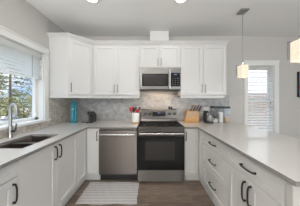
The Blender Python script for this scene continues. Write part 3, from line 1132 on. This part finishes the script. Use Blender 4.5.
for ax, ay, bx2, by2, h, mt, lb, kind in UT:
    p0 = Vector((kx + ax * .5, ky + ay * .5, CT1 + .032))
    p1 = Vector((kx + bx2, ky + by2, CT1 + h))
    u = thing('spatula' if kind == 'spatula' else 'spoon', tuple(p0), lb, kind, 'utensils in the crock')
    dirv = (p1 - p0).normalized()
    MB().tube([p0, p0 + (p1 - p0) * .72], .006, 8).build('handle', M['black' if mt != 'brown_wood' else mt], u, smooth=50)
    side = dirv.cross(Vector((0, 1, 0))).normalized()
    nrm = side.cross(dirv)
    q0 = p0 + (p1 - p0) * .70
    L = (p1 - q0).length
    Fq = lambda a, b_, c_: q0 + side * a + dirv * b_ + nrm * c_
    m = MB()
    if kind == 'spatula':
        m.prism([(-.012, 0), (.012, 0), (.024, .3 * L), (.025, .95 * L), (.02, L), (-.02, L), (-.025, .95 * L), (-.024, .3 * L)], Fq, -.003, .003)
    else:
        n = 16
        prof = []
        for i in range(n):
            t = 2 * PI * i / n
            prof.append((.023 * math.cos(t), L * .5 + L * .5 * math.sin(t)))
        m.prism(prof, Fq, -.006, .004)
    m.build('head', M[mt], u)

# knife block
bx0, bx1, by0 = .69, .975, 2.60
s = thing('knife_block', (.84, 2.66, CT1), 'slanted pale bamboo knife block right of the range', 'knife block')
# a parallelogram leaning right, face tilted slightly
lean = .065
Fb = lambda u, v, q: Vector((bx0 + u + v * lean / .23, by0 + .02 + v * .14 + q, CT1 + v))
m = MB()
m.prism([(0, 0), (.285, 0), (.245, .235), (.0, .235)], Fb, 0, .10)
m.build('body', M['wood'], s, bevel=.004)
MB().box(bx0 - .012, bx1 + .012, by0 - .012, by0 + .14, CT1, CT1 + .014, .004).build('base', M['wood'], s)
LBL = ['leftmost', 'second from left', 'third from left', 'rightmost']
for k in range(4):
    u0 = .03 + .056 * k
    hl = .125 - .014 * (k % 2)
    p = Fb(u0, .06, -.004)
    kn = thing('kitchen_knife', tuple(p), LBL[k] + ' of four dark handled knives held on the bamboo block', 'knife', 'knives on the bamboo block')
    sl = .18
    Fk2 = lambda a, b_, c_, u0=u0: Fb(u0 + a + (b_ - .1) * sl, b_, c_ - .0006)
    bw = .022 if k % 2 == 0 else .017
    vb = .05 + .02 * (k % 3)
    MB().prism([(0, vb), (bw * .6, vb + .035), (bw, vb + .08), (bw, .222), (0, .222)], Fk2, -.004, -.001).build('blade', M['blade'], kn)
    MB().prism([(-.004, .218), (.03, .218), (.032, .22 + hl * .5), (.036, .22 + hl * .95), (.01, .22 + hl), (-.004, .22 + hl * .5)], Fk2, -.018, .008).build('handle', M['brown_wood' if k % 2 == 0 else 'black'], kn, bevel=.003)

# small dark appliance
ax_, ay_ = 1.135, 2.56
s = thing('coffee_maker', (ax_, ay_, CT1), 'small black appliance with grey jug between knife block and clear canisters', 'appliance')
MB().box(ax_ - .075, ax_ + .075, ay_ - .09, ay_ + .08, CT1, CT1 + .035, .014).build('base', M['black'], s, smooth=40)
MB().box(ax_ - .072, ax_ - .036, ay_ - .03, ay_ + .075, CT1 + .03, CT1 + .21, .014).build('column', M['black'], s, smooth=40)
MB().box(ax_ - .072, ax_ - .005, ay_ - .06, ay_ + .075, CT1 + .195, CT1 + .235, .014).build('head', M['black'], s, smooth=40)
MB().lathe([(0, 0), (.046, 0), (.054, .015), (.052, .06), (.034, .11), (.036, .13), (.033, .13), (.031, .11), (.048, .06), (.05, .015), (0, .006)], (ax_ + .018, ay_ - .03, CT1 + .036), 24).build('jug', M['jug'], s, smooth=40)
m = MB()
m.tube([(ax_ + .055, ay_ - .06, CT1 + .14), (ax_ + .082, ay_ - .07, CT1 + .135), (ax_ + .084, ay_ - .07, CT1 + .075), (ax_ + .066, ay_ - .06, CT1 + .06)], .006, 8)
m.build('jug_handle', M['black'], s, smooth=50)

# clear canisters
for k, (xx, fill, fm, lb) in enumerate(((1.27, .075, 'flour', 'leftmost clear canister, a little white powder in it'),
                                        (1.385, .20, 'flour', 'middle clear canister, nearly full of white powder'),
                                        (1.50, .11, 'tan', 'rightmost clear canister, half full of tan grain'))):
    cy2 = 2.60
    s = thing('canister', (xx, cy2, CT1), lb, 'canister', 'clear canisters with dark lids')
    h = .275
    m = MB()
    m.box(xx - .054, xx + .054, cy2 - .054, cy2 + .054, CT1, CT1 + h, .008)
    m.build('jar', M['clear'], s)
    MB().box(xx - .056, xx + .056, cy2 - .056, cy2 + .056, CT1 + h, CT1 + h + .042, .008).build('lid', M['black'], s)
    wd = .034 if k == 1 else .044
    MB().box(xx - wd, xx + wd, cy2 - .046, cy2 + .046, CT1 + .006, CT1 + fill, .006).build('contents', M[fm], s)

# outlets on the backsplash
def outlet(x, z, lb):
    s = thing('wall_outlet', (x, YB - .011, z), lb, 'outlet')
    MB().box(x - .058, x + .058, YB - .016, YB - .0101, z - .058, z + .058, .002).build('plate', M['plate'], s)
    for dx in (-.024, .024):
        MB().box(x + dx - .017, x + dx + .017, YB - .018, YB - .0155, z - .034, z + .034, .001).build('socket', M['white_gloss'], s)


outlet(1.21, 1.145, 'white double outlet on the backsplash behind the knife block')

# ------------------------------------------------------------ ceiling lamps
def can_light(x, y, lb, group=None, k=1.0):
    s = thing('ceiling_light', (x, y, ZC), lb, 'ceiling light', group)
    MB().lathe([(.062, 0), (.088, 0), (.088, -.004), (.064, -.010), (.062, 0)], (x, y, ZC), 32).build('trim_ring', M['trim'], s, smooth=40)
    MB().lathe([(0, -.002), (.063, -.002), (.063, -.004), (0, -.004)], (x, y, ZC), 32).build('lens', M['lens'], s)
    area_light('lamp', (0, 0, -.012), (0, 0, 0), .12, .12, LAMP_POWER * k, (1.0, .985, .955), 'DISK', s)


can_light(-.77, 1.785, 'left one of the two recessed ceiling lights in view', None, .45)
can_light(.425, 1.785, 'right one of the two recessed ceiling lights in view', None, .45)
for x, y in ((-.79, .2), (.5, .2), (-.79, -1.5), (.9, -1.5), (2.9, .2), (2.9, -1.5)):
    can_light(x, y, 'recessed ceiling light behind or beside the viewer', 'recessed lights out of view')

# unseen uplight added behind the viewer to brighten the ceiling
s = thing('added_floor_lamp', (-1.1, -1.3, 0), 'slim uplighting floor lamp added unseen behind the viewer', 'lamp')
MB().lathe([(0, 0), (.14, 0), (.14, .015), (.02, .03), (0, .03)], (-1.1, -1.3, 0), 28).build('base', M['black'], s, smooth=40)
MB().cyl((-1.1, -1.3, .025), .012, 1.68, n=12).build('pole', M['black'], s, smooth=40)
MB().lathe([(.02, 0), (.10, .05), (.16, .12), (.155, .12), (.095, .055), (.0, .01)], (-1.1, -1.3, 1.69), 32).build('bowl_shade', M['white_gloss'], s, smooth=40)
area_light('bulb', (0, 0, 1.83), (PI, 0, 0), .26, .26, ADDED_LAMP_POWER, (1.0, .985, .955), 'DISK', s)

# pendants
def pendant(x, y, lb):
    s = thing('pendant_lamp', (x, y, ZC), lb, 'pendant lamp', 'pendant lamps over the peninsula')
    MB().box(x - .06, x + .06, y - .062, y + .062, ZC - .022, ZC, .003).build('canopy', M['lamp_metal'], s)
    MB().tube([(x, y, ZC - .02), (x, y, 1.93)], .0045, 8).build('rod', M['lamp_metal'], s, smooth=50)
    MB().lathe([(0, 0), (.022, 0), (.022, .04), (.012, .05), (0, .05)], (x, y, 1.878), 16).build('socket', M['chrome'], s, smooth=40)
    m = MB()
    a, t = .049, .005
    z0_, z1_ = 1.695, 1.875
    m.box(x - a, x + a, y - a, y - a + t, z0_, z1_); m.box(x - a, x + a, y + a - t, y + a, z0_, z1_)
    m.box(x - a, x - a + t, y - a + t, y + a - t, z0_, z1_); m.box(x + a - t, x + a, y - a + t, y + a - t, z0_, z1_)
    m.box(x - a, x + a, y - a, y + a, z1_ - .001, z1_ + .003)
    m.build('shade', M['shade'], s)
    m = MB()
    c, g = a + .020, .010
    zs0, zs1 = z0_ + .03, z1_ + .018
    m.box(x - c, x + c, y + a + .002, y + a + .002 + g, zs0, zs1, .001)
    tag(m.build('glass_plate', M['sleeve'], s), 'bluish glass plate')
    d = bpy.data.lights.new('bulb', 'POINT'); d.energy = 1.0; d.color = (1, .8, .55); d.shadow_soft_size = .03
    o = bpy.data.objects.new('bulb', d); o.location = (0, 0, 1.78 - ZC); o.parent = s; C.objects.link(o)


pendant(1.425, 2.03, 'square glass pendant lamp over the far end of the peninsula')
pendant(1.345, 1.175, 'square glass pendant lamp at right edge over the near end of the peninsula')

# picture
s = thing('picture', (3.45, YB, 1.41), 'blue and red painting on the wall at the right edge', 'picture')
MB().box(3.15, 3.75, YB - .032, YB - .001, 1.41, 1.95, .003).build('frame', M['black'], s)
MB().box(3.168, 3.732, YB - .036, YB - .0315, 1.425, 1.935).build('canvas', M['canvas'], s)

# ------------------------------------------------------------ outside
GZ = -.35
struct(tag(MB().box(-30, XL - .16, -6, 34, GZ - .2, GZ).build('ground', M['ground']), 'pale gravel ground outside the sink window', 'ground'))
struct(tag(MB().box(XL - .16, 22, YB + .2, 34, GZ - .2, GZ).build('ground', M['ground']), 'ground outside the narrow window', 'ground'))


def conifer(x, y, h, lb, seed, dens=26):
    q = random.Random(seed)
    s = thing('conifer_tree', (x, y, GZ), lb, 'tree')
    MB().tube([(x, y, GZ), (x + .03, y, GZ + h * .5), (x, y, GZ + h)], [.055, .04, .012], 8).build('trunk', M['bark'], s, smooth=60)
    br = MB()
    nd = MB()
    for i in range(dens):
        z = GZ + h * (.16 + .82 * i / dens)
        L = (1 - (i / dens)) * h * .28 + .18
        a = i * 2.4 + q.uniform(-.3, .3)
        for a2 in (a, a + 2.1, a + 4.2):
            d = Vector((math.cos(a2), math.sin(a2), 0))
            L2 = L * q.uniform(.7, 1.1)
            p0 = Vector((x, y, z)); p1 = p0 + d * L2 + Vector((0, 0, -.1 * L2)); 
            br.tube([p0, (p0 + p1) / 2 + Vector((0, 0, .03)), p1], [.016, .01, .004], 5)
            for k in range(50):
                t = q.uniform(.2, 1.02)
                c0 = p0.lerp(p1, t) + Vector((q.gauss(0, .06), q.gauss(0, .06), q.gauss(0, .045)))
                e1 = Vector((q.uniform(-1, 1), q.uniform(-1, 1), q.uniform(-.5, .5))).normalized() * q.uniform(.05, .10)
                e2 = Vector((q.uniform(-1, 1), q.uniform(-1, 1), q.uniform(-.4, .4))).normalized() * .035
                nd.faces([c0 - e1 - e2 * .4, c0 + e2, c0 + e1, c0 - e2], [(0, 1, 2, 3)])
    br.build('branches', M['bark'], s)
    nd.build('needles', M['needle'], s)


def bush(x, y, rx, h, lb, seed, n=1500, mt='leaf', name='bush'):
    q = random.Random(seed)
    s = thing(name, (x, y, GZ), lb, name, 'shrubs outside the sink window')
    st = MB()
    for i in range(9):
        a = i * .7
        st.tube([(x, y, GZ), (x + rx * .35 * math.cos(a), y + rx * .35 * math.sin(a), GZ + h * .5), (x + rx * .7 * math.cos(a), y + rx * .7 * math.sin(a), GZ + h * .85)], [.03, .02, .006], 5)
    st.build('stems', M['bark'], s)
    m = MB()
    for i in range(n):
        a = q.uniform(0, 2 * PI); u = q.uniform(0, 1) ** .5; v = q.uniform(0, 1)
        rr = rx * math.sqrt(max(.05, 1 - (2 * v - .9) ** 2 * .8)) * (.55 + .5 * u) * (1 + .2 * math.sin(3 * a + 4 * v))
        c0 = Vector((x + rr * math.cos(a), y + rr * math.sin(a), GZ + h * (v * (.9 + .18 * math.sin(5 * a + seed)))))
        e1 = Vector((q.uniform(-1, 1), q.uniform(-1, 1), q.uniform(-1, 1))).normalized() * q.uniform(.05, .11)
        e2 = Vector((q.uniform(-1, 1), q.uniform(-1, 1), q.uniform(-1, 1))).normalized() * .05
        m.faces([c0 - e1, c0 + e2, c0 + e1, c0 - e2], [(0, 1, 2, 3)])
    m.build('foliage', M[mt], s)


conifer(-6.25, 5.95, 5.4, 'tall conifer with layered branches outside the sink window', 3, 24)
bush(-10.4, 10.9, 1.5, 2.1, 'broad olive bush behind the conifer', 11, 2600)
bush(-16.0, 13.4, 1.8, 2.6, 'olive bush far left of the sink window view', 12, 2600)
bush(-11.0, 14.6, 1.5, 2.3, 'olive bush far right of the sink window view', 15, 2400)
q = random.Random(4)
for k, (x, y, rr, lb) in enumerate(((-7.6, 6.9, .55, 'largest pale boulder outside the sink window'), (-7.2, 8.4, .4, 'smaller pale boulder right of the largest one outside'), (-9.2, 7.5, .45, 'pale boulder left of the largest one outside'))):
    t = bmesh.new()
    bmesh.ops.create_icosphere(t, subdivisions=3, radius=rr)
    for v in t.verts:
        n_ = 1 + .13 * math.sin(v.co.x * 7 + k) + .12 * math.sin(v.co.y * 9 + 2 * k) + .1 * math.sin(v.co.z * 8)
        v.co = Vector((x + v.co.x * 1.3 * n_, y + v.co.y * n_, GZ + .38 + v.co.z * .95 * n_))
    m = MB(); m.merge(t)
    tag(m.build('boulder', M['stone'], smooth=60), lb, 'boulder', 'boulders outside')

# neighbour's wall and fence beyond the narrow window
h = thing('house', (6.4, 7.6, GZ), 'pale sided neighbouring house beyond the narrow window', 'house')
m = MB()
for k in range(30):
    z = GZ + .16 * k
    m.prism([(0, 0), (0.02, 0), (.005, .165), (0, .165)], lambda u, v, q_, z=z: Vector((q_, 7.6 - u, z + v)), 3.0, 10.0)
m.box(3.0, 10, 7.6, 11, GZ, GZ + 4.8)
m.build('wall', M['siding'], h)
f = thing('fence', (5.5, 5.6, GZ), 'brown board fence beyond the narrow window', 'fence')
m = MB()
for k in range(34):
    m.box(2.6 + .17 * k, 2.6 + .17 * k + .16, 5.6, 5.62, GZ, GZ + 2.0, .004)
m.build('boards', M['fence'], f)
m = MB()
m.box(2.6, 8.4, 5.62, 5.66, GZ + .25, GZ + .33); m.box(2.6, 8.4, 5.62, 5.66, GZ + 1.65, GZ + 1.73)
m.build('rails', M['fence'], f)
